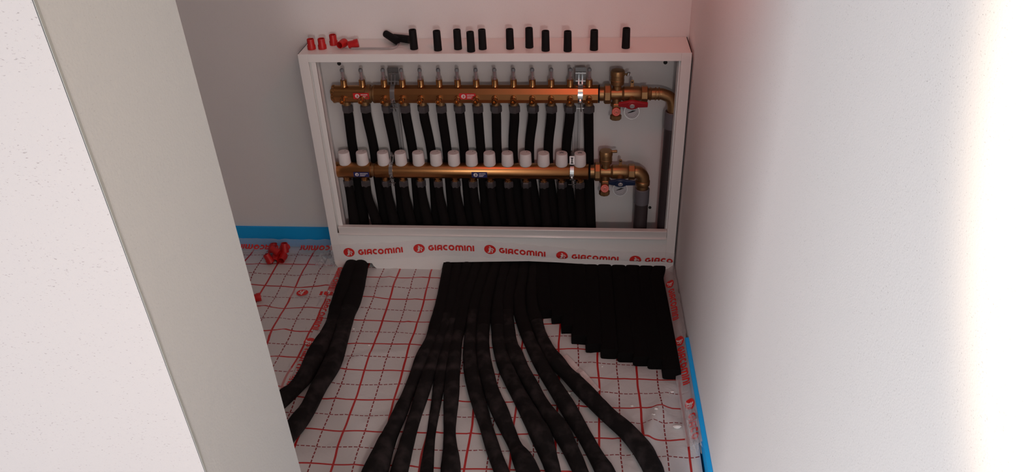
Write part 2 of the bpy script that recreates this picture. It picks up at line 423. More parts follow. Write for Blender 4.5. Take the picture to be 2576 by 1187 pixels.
def make_surf(pts, wid, wdir, nrm, amp=.0012, seed=0):
    """pts: centre line; wdir, nrm: callables of fraction -> Vector; returns surf(s,v,lift), length"""
    C = [np.array(p) for p in crom([tuple(p) for p in pts], .01)]
    cum = [0.0]
    for a, c in zip(C[:-1], C[1:]): cum.append(cum[-1]+float(np.linalg.norm(c-a)))
    Lt = cum[-1]; C = np.array(C); cum = np.array(cum)
    def surf(s, v, lift=0.0):
        p = Vector([np.interp(s, cum, C[:, k]) for k in range(3)])
        if s < 0: p += (Vector(C[1])-Vector(C[0])).normalized()*s
        if s > Lt: p += (Vector(C[-1])-Vector(C[-2])).normalized()*(s-Lt)
        fr = s/Lt; n_ = nrm(fr, v)
        q = p+wdir(fr, v)*v
        return q+n_*(lift+amp*noise.noise(Vector((q.x*28+seed, q.y*28, q.z*28)))+amp*.6)
    return surf, Lt
def film(surf, Lt, wid, parent, m, nv=6, s0=0.0, ragged=0.0, name='film'):
    n = max(4, int((Lt-s0)/.006)); vs = []; fs = []
    for i in range(n+1):
        for j in range(nv+1):
            s = s0+(Lt-s0)*i/n; v = (j/nv-.5)*wid
            if ragged and (j == 0 or j == nv): v += ragged*noise.noise(Vector((s*40, j, 3)))
            vs.append(surf(s, v, 0))
    for i in range(n):
        for j in range(nv): a = i*(nv+1)+j; fs.append((a, a+1, a+nv+2, a+nv+1))
    return MB().add(vs, fs).build(name, m, parent, ang=180)

# ---------------------------------------------------------------- cabinet
XL, XRC, YF, ZT = -.7535, .2745, 2.015, .683
YB = 2.125
cab = thing('manifold_cabinet', 'white steel manifold cabinet with open front standing in the corner on the grid foil', 'cabinet', (-.24, YF, 0))
IL, IR, IT, IB = -.7085, .2425, .661, .152      # clear opening
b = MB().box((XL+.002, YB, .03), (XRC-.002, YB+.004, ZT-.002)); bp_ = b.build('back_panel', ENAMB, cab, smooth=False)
MB().box((XL, YF+.003, .0), (XL+.002, YW-.001, ZT)).build('side_panel', ENAM, cab, smooth=False)
MB().box((XRC-.002, YF+.003, .0), (XRC, YW-.001, ZT)).build('side_panel', ENAM, cab, smooth=False)
MB().box((XL, YF+.003, ZT-.002), (XRC, YW-.001, ZT)).build('top_panel', ENAM, cab, smooth=False)
fr = MB()
fr.box((XL, YF, .062), (XL+.026, YF+.003, ZT)); fr.box((XRC-.026, YF, .062), (XRC, YF+.003, ZT)); fr.box((XL+.026, YF, IT), (XRC-.026, YF+.003, ZT))
fr.box((XL+.024, YF+.001, .13), (XL+.026, YF+.012, IT)); fr.box((XRC-.026, YF+.001, .13), (XRC-.024, YF+.012, IT))
fr.box((XL+.026, YF+.003, IT), (XRC-.026, YF+.018, IT+.002))
fr.build('front_frame', ENAM, cab, smooth=False, bevel=.0008)
for sgn, xa, xb in ((1, XL+.024, IL), (-1, IR, XRC-.024)):
    c = MB()
    a, d = (xa, xb)
    if sgn > 0:
        c.box((a, YF+.010, IB-.01), (a+.009, YF+.012, IT)); c.box((a+.008, YF+.002, IB-.01), (d, YF+.010, IT)); c.box((d-.002, YF+.006, IB-.01), (d, YF+.03, IT))
    else:
        c.box((d-.009, YF+.010, IB-.01), (d, YF+.012, IT)); c.box((a, YF+.002, IB-.01), (d-.008, YF+.010, IT)); c.box((a, YF+.006, IB-.01), (a+.002, YF+.03, IT))
    c.build('inner_rail', ENAM, cab, smooth=False, bevel=.0007)
c = MB(); X0, X1 = -.722, .2475
c.prism([(0, .002), (-.010, .002), (-.010, .0), (-.006, -.010), (-.006, -.022), (-.009, -.024), (-.009, -.027), (.004, -.027), (.004, -.002), (.007, -.002), (.007, .002)][::-1],
        (X0, YF+.002, IB), (0,1,0), (0,0,1), (X1-X0, 0, 0))
c.build('bottom_rail', mat('rail_enamel', (0.76, 0.72, 0.70), 0.2, spec=.6), cab, smooth=True, bevel=.0018)
# kick panel with its cut-outs for the pipes
def ap(px, py): p = onY(px, py, YF+.002); return (p.x, p.z)
poly = [(XL+.001, .128), (XL+.001, .022)]+[ap(*q) for q in ((858,688),(868,664),(875,661),(895,663),(900,660),(936,661),(940,668),(952,677),(980,677),(1045,678),(1110,682),(1116,659))]
poly += [ap(*q) for q in ((1180,658),(1250,657),(1330,656),(1400,659),(1480,664),(1530,668),(1576,670),(1592,682),(1640,688),(1676,693))]
poly += [(XRC-.001, .018), (XRC-.001, .128)]
c = MB(); n = len(poly); top = .128
def ktop(x): return .128 if XL+.026 < x < XRC-.026 else .0615
# strips between consecutive bottom points
bot = poly[1:-1]; bot[0:1] = [(XL+.001, .022)]; vs = []; fs = []
for x, z in bot: vs += [(x, YF+.0012, z), (x, YF+.0012, top)]
for i in range(len(bot)-1): fs.append((2*i, 2*i+2, 2*i+3, 2*i+1))
c.add(vs, fs); c.build('kick_panel', ENAM, cab, smooth=False, solid=.0015)
for px, py in ((853,160), (1674,157)):
    p = onY(px, py, YB-.001); MB().cyl((p.x, YB-.0015, p.z), (p.x, YB, p.z), .0055, 16).build('screw_hole', DARK, cab)
p = onY(1635, 522, YB-.001); MB().cyl((p.x, YB-.0015, p.z), (p.x, YB, p.z), .0045, 16).build('screw_hole', DARK, cab)

# ---------------------------------------------------------------- manifolds
YM = 2.06
ZU, ZL = onY(1200, 236, YM).z, onY(1200, 429, YM).z
XU = [onY(px, 270, YM).x for px in (874, 919.5)]+[onY(973.8, 270, YM).x+(onY(1481, 273, YM).x-onY(973.8, 270, YM).x)*i/11 for i in range(12)]
XD = [onY(px, 462, YM).x for px in (876.5, 920.7)]+[onY(972.8, 465, YM).x+(onY(1458, 467, YM).x-onY(972.8, 465, YM).x)*i/11 for i in range(12)]
RU, RL = .0245, .0235
def label_on(parent, px0, px1, zc, r, hz, m, z0):
    a = onY(px0, z0, YM-r); c = onY(px1, z0, YM-r); wdt = c.x-a.x; Yp = YM-r-.0012
    st = MB().box((a.x, Yp, zc-hz), (c.x, Yp+.0006, zc+hz)).build('sticker', m, parent, smooth=False)
    def sf(s, v, lift=0): return Vector((a.x+s, Yp-.0002-lift*.3, zc+v))
    rr = hz*.72
    put_logo(sf, hz*1.35, 0, rr, rr, st, disc=PRINTL, fig=m)
    put_word(sf, hz*2.5, hz*.45, hz*.42, wdt-hz*3.0, st, m=PRINTL)
    b = MB()
    for q, ln in ((-.12, .75), (-.55, .6)):
        b.box((a.x+hz*2.5, Yp-.0006, zc+q*hz-hz*.09), (a.x+hz*2.5+(wdt-hz*3.0)*ln, Yp-.0002, zc+q*hz+hz*.09))
    b.build('small_print', PRINTL, st, smooth=False)
def oct_bar(x0, x1, z, r, n=12, bev=.001): return MB().lathe((x0, YM, z), (1,0,0), [(0, r-bev), (bev, r), (x1-x0-bev, r), (x1-x0, r-bev)], n, phase=math.pi/n)

up_ = thing('distribution_manifold', 'upper brass manifold bar with glass flow meters and a red lever valve', 'manifold', (-.3, YM, ZU))
x_a, x_b, x_c, x_d = [onY(px, 236, YM).x for px in (838, 928, 943, 1505)]
b = oct_bar(x_a+.006, x_b, ZU, RU, 16)
for k in range(6):      # lobed end cap
    th = k*math.pi/3+.3
    b.cyl((x_a-.002, YM+math.cos(th)*.015, ZU+math.sin(th)*.015), (x_a+.01, YM+math.cos(th)*.015, ZU+math.sin(th)*.015), .0105, 16, bev=.003)
b.cyl((x_a-.003, YM, ZU), (x_a+.012, YM, ZU), .018, 20, bev=.003)
b.build('end_segment', BRASS, up_)
b = MB().cyl((x_b-.006, YM, ZU), (x_b+.006, YM, ZU), .026, 24, bev=.002); b.cyl((x_b+.004, YM, ZU), (x_c-.001, YM, ZU), .021, 20); b.cyl((x_c-.004, YM, ZU), (x_c+.004, YM, ZU), .0255, 24, bev=.002)
b.build('joint_ring', BRASSC, up_)
oct_bar(x_c, x_d, ZU, RU+.001, 10).build('bar', COPPER, up_, ang=20)
label_on(up_, 887, 927, ZU+.004, RU, .0085, STKR, 230)
label_on(up_, 1154.6, 1196, ZU+.003, RU, .0085, STKR, 231)
for i, x in enumerate(XU):
    fm = MB(); zb = ZU+RU-.004
    fm.lathe((x, YM, zb), (0,0,1), [(0, .0105), (.004, .0088), (.020, .0088), (.021, .0078), (.021, .006)], 18)
    fmo = fm.build('flow_meter', BRASS, up_)
    MB().lathe((x, YM, zb+.021), (0,0,1), [(0, .0052), (.026, .0052), (.030, .0042), (.0315, .002)], 16).build('sight_glass', GLASS, fmo)
    MB().lathe((x, YM, zb+.0215), (0,0,1), [(0, .0046), (.0045, .0046), (.0055, .0022), (.018, .0022), (.0185, .0034), (.022, .0034)], 12).build('red_float', mat('float_red', (.22,.02,.02), .4) if i == 0 else bpy.data.materials['float_red'], fmo)
    MB().lathe((x, YM, zb+.0445), (0,0,1), [(0, .0056), (.005, .0056), (.0075, .004), (.008, .002)], 14).build('glass_cap', GREYP, fmo)
    d = Vector((0, -.96, -.28)).normalized(); c0 = Vector((x, YM, ZU+.0035))
    MB().lathe(c0+d*.018, d, [(0, .0085), (.009, .0085), (.010, .0060), (.014, .0060), (.0145, .0074), (.0245, .0074), (.0245, .0045), (.018, .0040), (.018, 0)], 18).build('drain_nipple', BRASS, up_)
    nb = MB().cyl((x, YM, ZU-RU+.006), (x, YM, ZU-RU-.012), .0115, 18); nb.build('outlet_neck', BRASSC, up_)
    MB().lathe((x, YM, ZU-RU-.007), (0,0,-1), [(0, .0125), (.003, .0165), (.018, .0165), (.021, .0150)], 6, phase=.3 if i % 2 else .1).build('pipe_nut', NUT, up_, ang=25)
ln = thing('distribution_manifold', 'lower copper coloured manifold bar with white round caps and a blue lever valve', 'manifold', (-.3, YM, ZL))
y_a, y_b, y_c, y_d = [onY(px, 429, YM).x for px in (840, 937, 945, 1482)]
b = MB().lathe((y_a, YM, ZL), (1,0,0), [(0, .017), (.001, .0185), (.006, .0185), (.0065, .0225), (.010, RL), (y_b-y_a-.003, RL), (y_b-y_a, RL-.003)], 28); b.build('end_segment', COPPER, ln)
MB().cyl((y_b-.002, YM, ZL), (y_c+.002, YM, ZL), .0195, 24).build('joint_ring', BRASSC, ln)
MB().lathe((y_c-.001, YM, ZL), (1,0,0), [(0, RL-.003), (.003, RL), (y_d-y_c-.003, RL), (y_d-y_c, RL-.002)], 36).build('bar', COPPER, ln)
label_on(ln, 889, 928, ZL-.003, RL, .0075, STKB, 434)
label_on(ln, 1186, 1225, ZL-.001, RL, .0085, STKB, 431)
for i, x in enumerate(XD):
    fx = x
    MB().cyl((fx, YM, ZL+RL-.010), (fx, YM, ZL+RL), .012, 18).build('cap_stem', BRASS, ln)
    MB().lathe((fx, YM, ZL+RL-.005), (0,0,1), [(0, .0145), (.002, .0168), (.005, .0176), (.036, .0166), (.0392, .0155), (.040, .0)], 28).build('valve_cap', CAPW, ln)
    zt = ZL+RL-.012+.0472
    if i >= 12:
        mk = MB()
        for a_, b_ in (((-.006,-.005),(.006,.005)), ((-.007,.004),(.006,-.004)), ((-.002,.006),(.004,.001))):
            dx, dy = b_[0]-a_[0], b_[1]-a_[1]; l = math.hypot(dx, dy); nx, ny = -dy/l*.0009, dx/l*.0009
            mk.prism([(a_[0]+nx, a_[1]+ny), (a_[0]-nx, a_[1]-ny), (b_[0]-nx, b_[1]-ny), (b_[0]+nx, b_[1]+ny)], (fx, YM, zt), (1,0,0), (0,1,0), (0,0,.0004))
        mk.build('marker_scribble', GREYP, ln, smooth=False)
    else:
        MB().cyl((fx+.004, YM+.005, zt-.0003), (fx+.004, YM+.005, zt+.0004), .0013, 8).build('cap_dot', GREYP, ln)
    b = MB().cyl((x, YM, ZL-RL+.008), (x, YM, ZL-RL-.007), .0118, 18); b.lathe((x, YM, ZL-RL-.006), (0,0,-1), [(0, .0105), (.003, .0105)], 18)
    b.cyl((x, YM, ZL-RL+.006), (x, YM, ZL-RL-.003), .0165, 18, r2=.0125)
    b.build('outlet_neck', BRASS, ln)
    MB().lathe((x, YM, ZL-RL-.009), (0,0,-1), [(0, .012), (.003, .0150), (.016, .0150), (.019, .0138)], 6, phase=.3 if i % 2 else .05).build('pipe_nut', NUT, ln, ang=25)

# ---------------------------------------------------------------- ball valves with air vent, drain and gauge
def valve(parent, px_of, pyc, zc, lever, big, elbow):
    """px_of: dict of pixel columns; all pieces sit on the manifold axis YM"""
    X = {k: onY(v, pyc, YM).x for k, v in px_of.items()}
    MB().cyl((X['ring']-.0015, YM, zc), (X['ring']+.0015, YM, zc), .0245, 28).build('gasket', BLACK, parent)
    b = MB().cyl((X['ring'], YM, zc), (X['nut0'], YM, zc), .0195, 24)
    b.lathe((X['nut0'], YM, zc), (1,0,0), [(0, .0235), (.003, .027), (X['nut1']-X['nut0']-.003, .027), (X['nut1']-X['nut0'], .0235)], 8, phase=.3)
    b.build('union_nut', BRASSC, parent, ang=25)
    b = MB().lathe((X['nut1'], YM, zc), (1,0,0), [(0, .0155), (.012, .0165), (X['tee']-X['nut1'], .0165), (X['ball0']-X['nut1'], .0165), (X['ball0']-X['nut1']+.006, .0205), (X['hex0']-X['nut1']-.008, .0215), (X['hex0']-X['nut1'], .0185)], 26)
    b.lathe((X['hex0'], YM, zc), (1,0,0), [(0, .021), (.002, .0228), (X['hex1']-X['hex0']-.002, .0228), (X['hex1']-X['hex0'], .021)], 8, phase=.25)
    b.cyl((X['tee'], YM, zc), (X['tee'], YM, zc+.024), .0115, 20); b.cyl((X['tee'], YM, zc), (X['tee'], YM, zc-.034), .0125, 20)
    b.cyl((X['lugx'], YM, zc), (X['lugx'], YM-.034, zc-.012), .009, 16)
    b.build('valve_body', BRASSC, parent, ang=30)
    b = MB(); z0 = zc+.022
    b.lathe((X['tee'], YM, z0), (0,0,1), [(0, .010), (.004, .0125), (.006, .0175), (.018, .0185), (.019, .0178), (.030, .0178), (.031, .0190), (.040, .0190), (.044, .017), (.045, .008), (.0452, 0)], 26)
    if big: b.cyl((X['tee']+.015, YM, z0+.034), (X['tee']+.030, YM-.004, z0+.034), .0026, 10)
    else: b.cyl((X['tee']+.012, YM, z0+.041), (X['tee']+.031, YM-.002, z0+.043), .0042, 12, bev=.001)
    av = b.build('air_vent', BRASSC, parent, ang=30)
    if big: MB().cyl((X['tee']+.026, YM-.003, z0+.030), (X['tee']+.029, YM-.003, z0+.040), .0045, 12, bev=.001).build('vent_screw', STEEL, av)
    # seal lug
    b = MB(); lx = X['lugx']; b.box((lx-.0045, YM-.002, zc+.018), (lx+.0045, YM, zc+.036)); b.cyl((lx, YM-.002, zc+.036), (lx, YM, zc+.036), .0045, 14)
    lg = b.build('seal_lug', BRASSC, parent, bevel=.0005)
    MB().cyl((lx, YM-.0026, zc+.033), (lx, YM-.002, zc+.033), .0016, 10).build('lug_hole', DARK, lg)
    # drain cock
    b = MB().hexn((X['tee'], YM, zc-.024), (X['tee'], YM, zc-.036), .0165); b.cyl((X['tee'], YM, zc-.034), (X['tee']-.001, YM-.006, zc-.060), .0115, 18)
    b.cyl((X['tee']-.001, YM-.004, zc-.058), (X['tee']-.0015, YM-.006, zc-.072), .0155, 8, bev=.002)
    dc = b.build('drain_cock', BRASSC, parent, ang=30)
    q = Vector((X['tee']-.001, YM-.014, zc-.046)); d = Vector((0, -.92, .38))
    kn = MB().lathe(q, d, [(0, .0105), (.004, .0118), (.010, .0118), (.0112, .0105), (.0112, .0070), (.0098, .0062), (.0098, 0)], 22).build('drain_knob', ORNG, dc)
    MB().box((q.x-.0035, q.y-.0125, q.z+.0030), (q.x+.0035, q.y-.0115, q.z+.0042)).build('knob_mark', BRASSC, kn, smooth=False)
    # lever
    c = Vector((lx, YM-.036, zc-.013)); d = Vector((0, -.93, -.30)).normalized(); u = Vector((1,0,0)); v = u.cross(d).normalized()*-1
    if v.z < 0: v = -v
    wl = X['lev1']-lx; wl0 = lx-X['lev0']
    prof = [(-wl0, -.0045), (-wl0, .006), (-.014, .0105), (-.010, .0125), (0, .0140), (.010, .0125), (.014, .0105), (wl, .006), (wl, -.0065), (.016, -.0075), (.010, -.0125), (0, -.0140), (-.010, -.0125), (-.016, -.0075)]
    lev = MB().prism(prof, c, u, v, d*.008); lev.cyl(c, c+d*.010, .0128, 24, bev=.001)
    lo = lev.build('lever', lever, parent, bevel=.0012)
    MB().cyl(c+d*.009, c+d*.0125, .0068, 18, bev=.001).build('lever_nut', RAILM, lo)
    # dial thermometer below the lever
    g = Vector((lx, YM-.034, zc-.036)); d = Vector((0, -.90, .30)).normalized()
    b = MB().lathe(g-d*.008, d, [(0, .0195), (.012, .0205), (.014, .0205), (.014, .0185), (.012, .0180), (.012, 0)], 32); b.cyl(g-d*.008, g-d*.03, .006, 12)
    th = b.build('thermometer', STEELD, parent)
    di = MB().cyl(g+d*.0035, g+d*.0050, .0178, 28).build('dial', DIAL, th)
    u = Vector((1,0,0)); v = d.cross(u); v = v if v.z > 0 else -v; o = g+d*.0052
    b = MB().prism([(-.011, -.0035), (-.010, -.0045), (0, -.0022), (.008, .0010), (.011, .0025), (.002, .0025), (-.003, 0)], o, u, v, d*.0006)
    for k in range(9):
        a = R(200+k*17.5); b.prism([(math.cos(a)*.0155, math.sin(a)*.0155), (math.cos(a+.05)*.0155, math.sin(a+.05)*.0155), (math.cos(a+.05)*.0135, math.sin(a+.05)*.0135), (math.cos(a)*.0135, math.sin(a)*.0135)], o, u, v, d*.0004)
    b.build('needle', BLACK, di, smooth=False)
    return X
Xv = valve(up_, dict(ring=1507, nut0=1519, nut1=1537, tee=1552, ball0=1564, lugx=1589, hex0=1612, hex1=1629, lev0=1555, lev1=1628), 237, ZU, REDD, True, None)
Xw = valve(ln, dict(ring=1484, nut0=1495, nut1=1511, tee=1523, ball0=1536, lugx=1560, hex0=1580, hex1=1597, lev0=1531, lev1=1597), 431, ZL, BLUEL, False, None)
# fitting and riser of the upper valve
x0 = Xv['hex1']; xe = .2425
b = MB().lathe((x0, YM, ZU), (1,0,0), [(0, .015), (.008, .0185), (.010, .016), (.019, .016), (.020, .018), (.022, .018), (.023, .0155), (.028, .0155), (.029, .018), (.031, .018), (.032, .0155), (.036, .0155)], 24)
pts = crom([(x0+.034, YM, ZU), (xe-.030, YM, ZU-.001), (xe-.008, YM, ZU-.012), (xe, YM, ZU-.036), (xe, YM, ZU-.055)], .005)
b.tube(pts, .0155, 20); b.build('elbow', BRASSC, up_, ang=50)
# lower: moulded elbow
x0 = Xw['hex1']; xe2 = x0+.0225
pts = crom([(x0-.001, YM, ZL-.001), (x0+.008, YM, ZL-.001), (xe2-.004, YM, ZL-.009), (xe2+.001, YM, ZL-.020), (xe2+.001, YM, ZL-.034)], .004)
b = MB().tube(pts, .0185, 22); b.cyl((xe2+.001, YM, ZL-.026), (xe2+.001, YM, ZL-.042), .0205, 24, bev=.002); b.cyl((xe2+.001, YM, ZL-.040), (xe2+.001, YM, ZL-.058), .0165, 22)
b.build('elbow', BRASSC, ln, ang=50)

def riser(x, ztop, label):
    t = thing('riser_pipe', label, 'pipe', (x, YM, -.01))
    MB().cyl((x, YM, -.01), (x, YM, ztop-.03), .0198, 26).build('pipe', DPIPE, t)
    MB().lathe((x, YM, ztop-.048), (0,0,1), [(0, .0212), (.046, .0212), (.048, .0195), (.048, .0175), (.044, .017)], 28).build('coupling', GREYC, t)
riser(xe, ZU-.050, 'dark grey riser pipe with grey coupling half hidden behind the right cabinet rail')
riser(xe2+.001, ZL-.052, 'dark grey riser pipe with grey coupling below the lower manifold elbow')

# ---------------------------------------------------------------- steel brackets
def bracket(pu, pl, label, tagged):
    xu = onY(pu, 237, YM).x; xl = onY(pl, 431, YM).x; xm = (xu+xl)/2
    t = thing('manifold_bracket', label, 'bracket', (xm, YB-.002, ZL))
    # slotted rail on the back panel
    b = MB(); z0, z1 = ZL+.02, ZU+.052
    b.box((xm-.011, YB-.012, z0), (xm-.0095, YB-.002, z1)); b.box((xm+.0095, YB-.012, z0), (xm+.011, YB-.002, z1)); 
    b.box((xm-.011, YB-.003, z0), (xm+.011, YB-.0015, z1))
    b.box((xm-.0065, YB-.0125, z0+.03), (xm-.005, YB-.0115, z1-.07)); b.box((xm+.005, YB-.0125, z0+.03), (xm+.0065, YB-.0115, z1-.07))
    b.box((xm-.011, YB-.0125, z0), (xm-.006, YB-.0105, z1-.06)); b.box((xm+.006, YB-.0125, z0), (xm+.011, YB-.0105, z1-.06))
    b.build('slotted_rail', RAILM, t, smooth=False, bevel=.0004)
    for (x, zc, r, nm) in ((xu, ZU, RU+.0015, 'upper_clamp'), (xl, ZL, RL+.001, 'lower_clamp')):
        b = MB(); pts = []
        hw = .0065 if nm == 'upper_clamp' else .0055
        for a in range(62, 262, 12):
            pts.append((YM+math.cos(R(a))*(r+.0018), zc+math.sin(R(a))*(r+.0018)))
        vs = []; fs = []
        for (y, z) in pts: vs += [(x-hw, y, z), (x+hw, y, z)]
        for i in range(len(pts)-1): fs.append((2*i, 2*i+1, 2*i+3, 2*i+2))
        b.add(vs, fs)
        cl = b.build(nm, STEEL, t, smooth=False, solid=.0014)
        # tongue going up and back to the rail, with two slots' worth of bars
        b = MB(); top = zc+r+.030 if nm == 'upper_clamp' else zc+r+.016
        for sx in (-1, 1):
            b.add([(x+sx*hw, YM-.004, zc+r), (x+sx*hw*.45, YM-.004, zc+r), (x+sx*hw*.45, YM+.016, top), (x+sx*hw, YM+.016, top)], [(0,1,2,3)])
        b.add([(x-hw, YM+.013, top-.004), (x+hw, YM+.013, top-.004), (x+hw, YM+.030, top+.004), (x-hw, YM+.030, top+.004)], [(0,1,2,3)])
        b.build('tongue', STEEL, cl, smooth=False, solid=.0013)
        if nm == 'upper_clamp':
            MB().box((x-.0145, YM+.017, zc+r+.004), (x+.0145, YM+.019, top+.012)).build('clip_plate', STEELD, cl, smooth=False)
            b = MB(); b.box((x-.014, YM+.010, top-.003), (x+.014, YM+.0115, top)); b.box((x-.013, YM+.002, zc+r+.008), (x+.013, YM+.0035, zc+r+.011)); b.build('cross_bar', STEEL, cl, smooth=False)
        # bolt in front
        bz = zc-r*.35; by = YM-r-.003
        b = MB().hexn((x, by, bz-.004), (x, by, bz+.005), .0042); b.cyl((x, by, bz), (x+.003, by+.010, bz-.034), .0017, 8)
        b.box((x-.010, by+.006, bz-.024), (x+.010, by+.008, bz-.0215))
        b.build('clamp_bolt', STEEL, cl, smooth=False)
    if tagged:
        zc = ZL+RL+.020; tg = MB().box((xl-.0072, YM-.018, zc-.013), (xl+.0072, YM-.0165, zc+.013)).build('white_tag', TAG, t, smooth=False, bevel=.0012)
        tg['label'] = 'white tag with black mark'
        b = MB(); b.box((xl-.0013, YM-.0188, zc-.008), (xl+.0013, YM-.018, zc+.008)); b.box((xl-.0035, YM-.0188, zc-.009), (xl+.0035, YM-.018, zc-.007)); b.box((xl-.0035, YM-.0188, zc+.007), (xl+.0035, YM-.018, zc+.009))
        b.build('tag_mark', BLACK, tg, smooth=False)
bracket(992, 988, 'zinc steel bracket clamping both manifolds between the third and fourth outlets', False)
bracket(1460, 1439, 'zinc steel bracket with white tag clamping the manifolds before the last outlet', True)

# ---------------------------------------------------------------- the 28 insulated pipes
def fl(px, py, wpx):
    p = onZ(px, py, .018); r = wpx/2*mpp(p); return (p.x, p.y, r*.95+.002, r)
PA = [(885,665,34),(864,735,36),(848,775,32),(845,800,36),(820,850,38),(802,890,48),(775,940,46),(745,975,38),(715,1003,44),(685,1030,44)]
PB = [(908,665,34),(893,740,36),(872,800,40),(856,860,40),(836,920,46),(803,975,42),(775,1030,42),(748,1070,48),(718,1105,48)]
FAN = [
 [(1128,664,24),(1112,760,28),(1086,850,30),(1062,905,36),(1036,965,30),(1006,1040,36),(975,1110,46),(948,1187,62),(925,1240,60)],
 [(1152,664,24),(1134,760,28),(1108,850,28),(1088,910,34),(1064,985,34),(1036,1070,34),(1005,1187,44),(992,1240,46)],
 [(1176,664,24),(1152,760,26),(1130,850,26),(1113,920,32),(1098,1005,26),(1083,1095,24),(1073,1187,36),(1068,1240,36)],
 [(1200,664,24),(1170,760,28),(1150,850,30),(1141,920,36),(1135,1010,38),(1131,1085,31),(1134,1150,42),(1134,1190,52),(1132,1240,50)],
 [(1224,664,24),(1196,760,28),(1184,850,32),(1183,915,36),(1196,985,38),(1222,1070,34),(1244,1140,38),(1263,1190,40),(1278,1240,40)],
 [(1248,664,24),(1222,760,28),(1214,850,34),(1218,910,38),(1236,985,40),(1263,1050,44),(1293,1115,34),(1312,1155,50),(1328,1190,56),(1350,1240,54)],
 [(1272,664,24),(1254,760,28),(1254,850,34),(1266,910,38),(1290,965,38),(1327,1035,44),(1360,1100,54),(1380,1150,46),(1393,1190,40),(1405,1240,40)],
 [(1296,664,24),(1278,760,28),(1282,850,34),(1299,900,38),(1325,950,36),(1366,1020,36),(1406,1080,48),(1434,1130,42),(1462,1190,38),(1480,1240,38)],
 [(1320,664,24),(1306,760,28),(1322,830,30),(1345,885,34),(1368,930,36),(1396,975,40),(1436,1040,42),(1472,1100,38),(1500,1150,42),(1522,1190,48),(1545,1240,48)],
 [(1344,664,24),(1338,755,28),(1352,820,32),(1378,880,34),(1406,920,42),(1424,938,38),(1468,985,44),(1523,1040,42),(1576,1088,46),(1612,1130,52),(1630,1160,50),(1645,1190,50),(1662,1240,48)]]
ENDS = [((1362,662),(1366,730),(1378,789)), ((1395,662),(1400,730),(1408,803)), ((1425,665),(1428,750),(1433,828)), ((1455,668),(1457,760),(1459,854)), ((1487,670),(1491,775),(1495,874)),
        ((1520,673),(1527,785),(1533,889)), ((1555,676),(1566,790),(1576,897)), ((1588,688),(1602,800),(1615,907)), ((1620,697),(1636,810),(1652,914)), ((1652,708),(1672,825),(1690,940))]
strip_idx = [12, 13, 14, 16, 17, 19, 20, 22, 24, 26]
ordn = ['first','second','third','fourth','fifth','sixth','seventh','eighth','ninth','tenth','eleventh','twelfth','thirteenth','last']
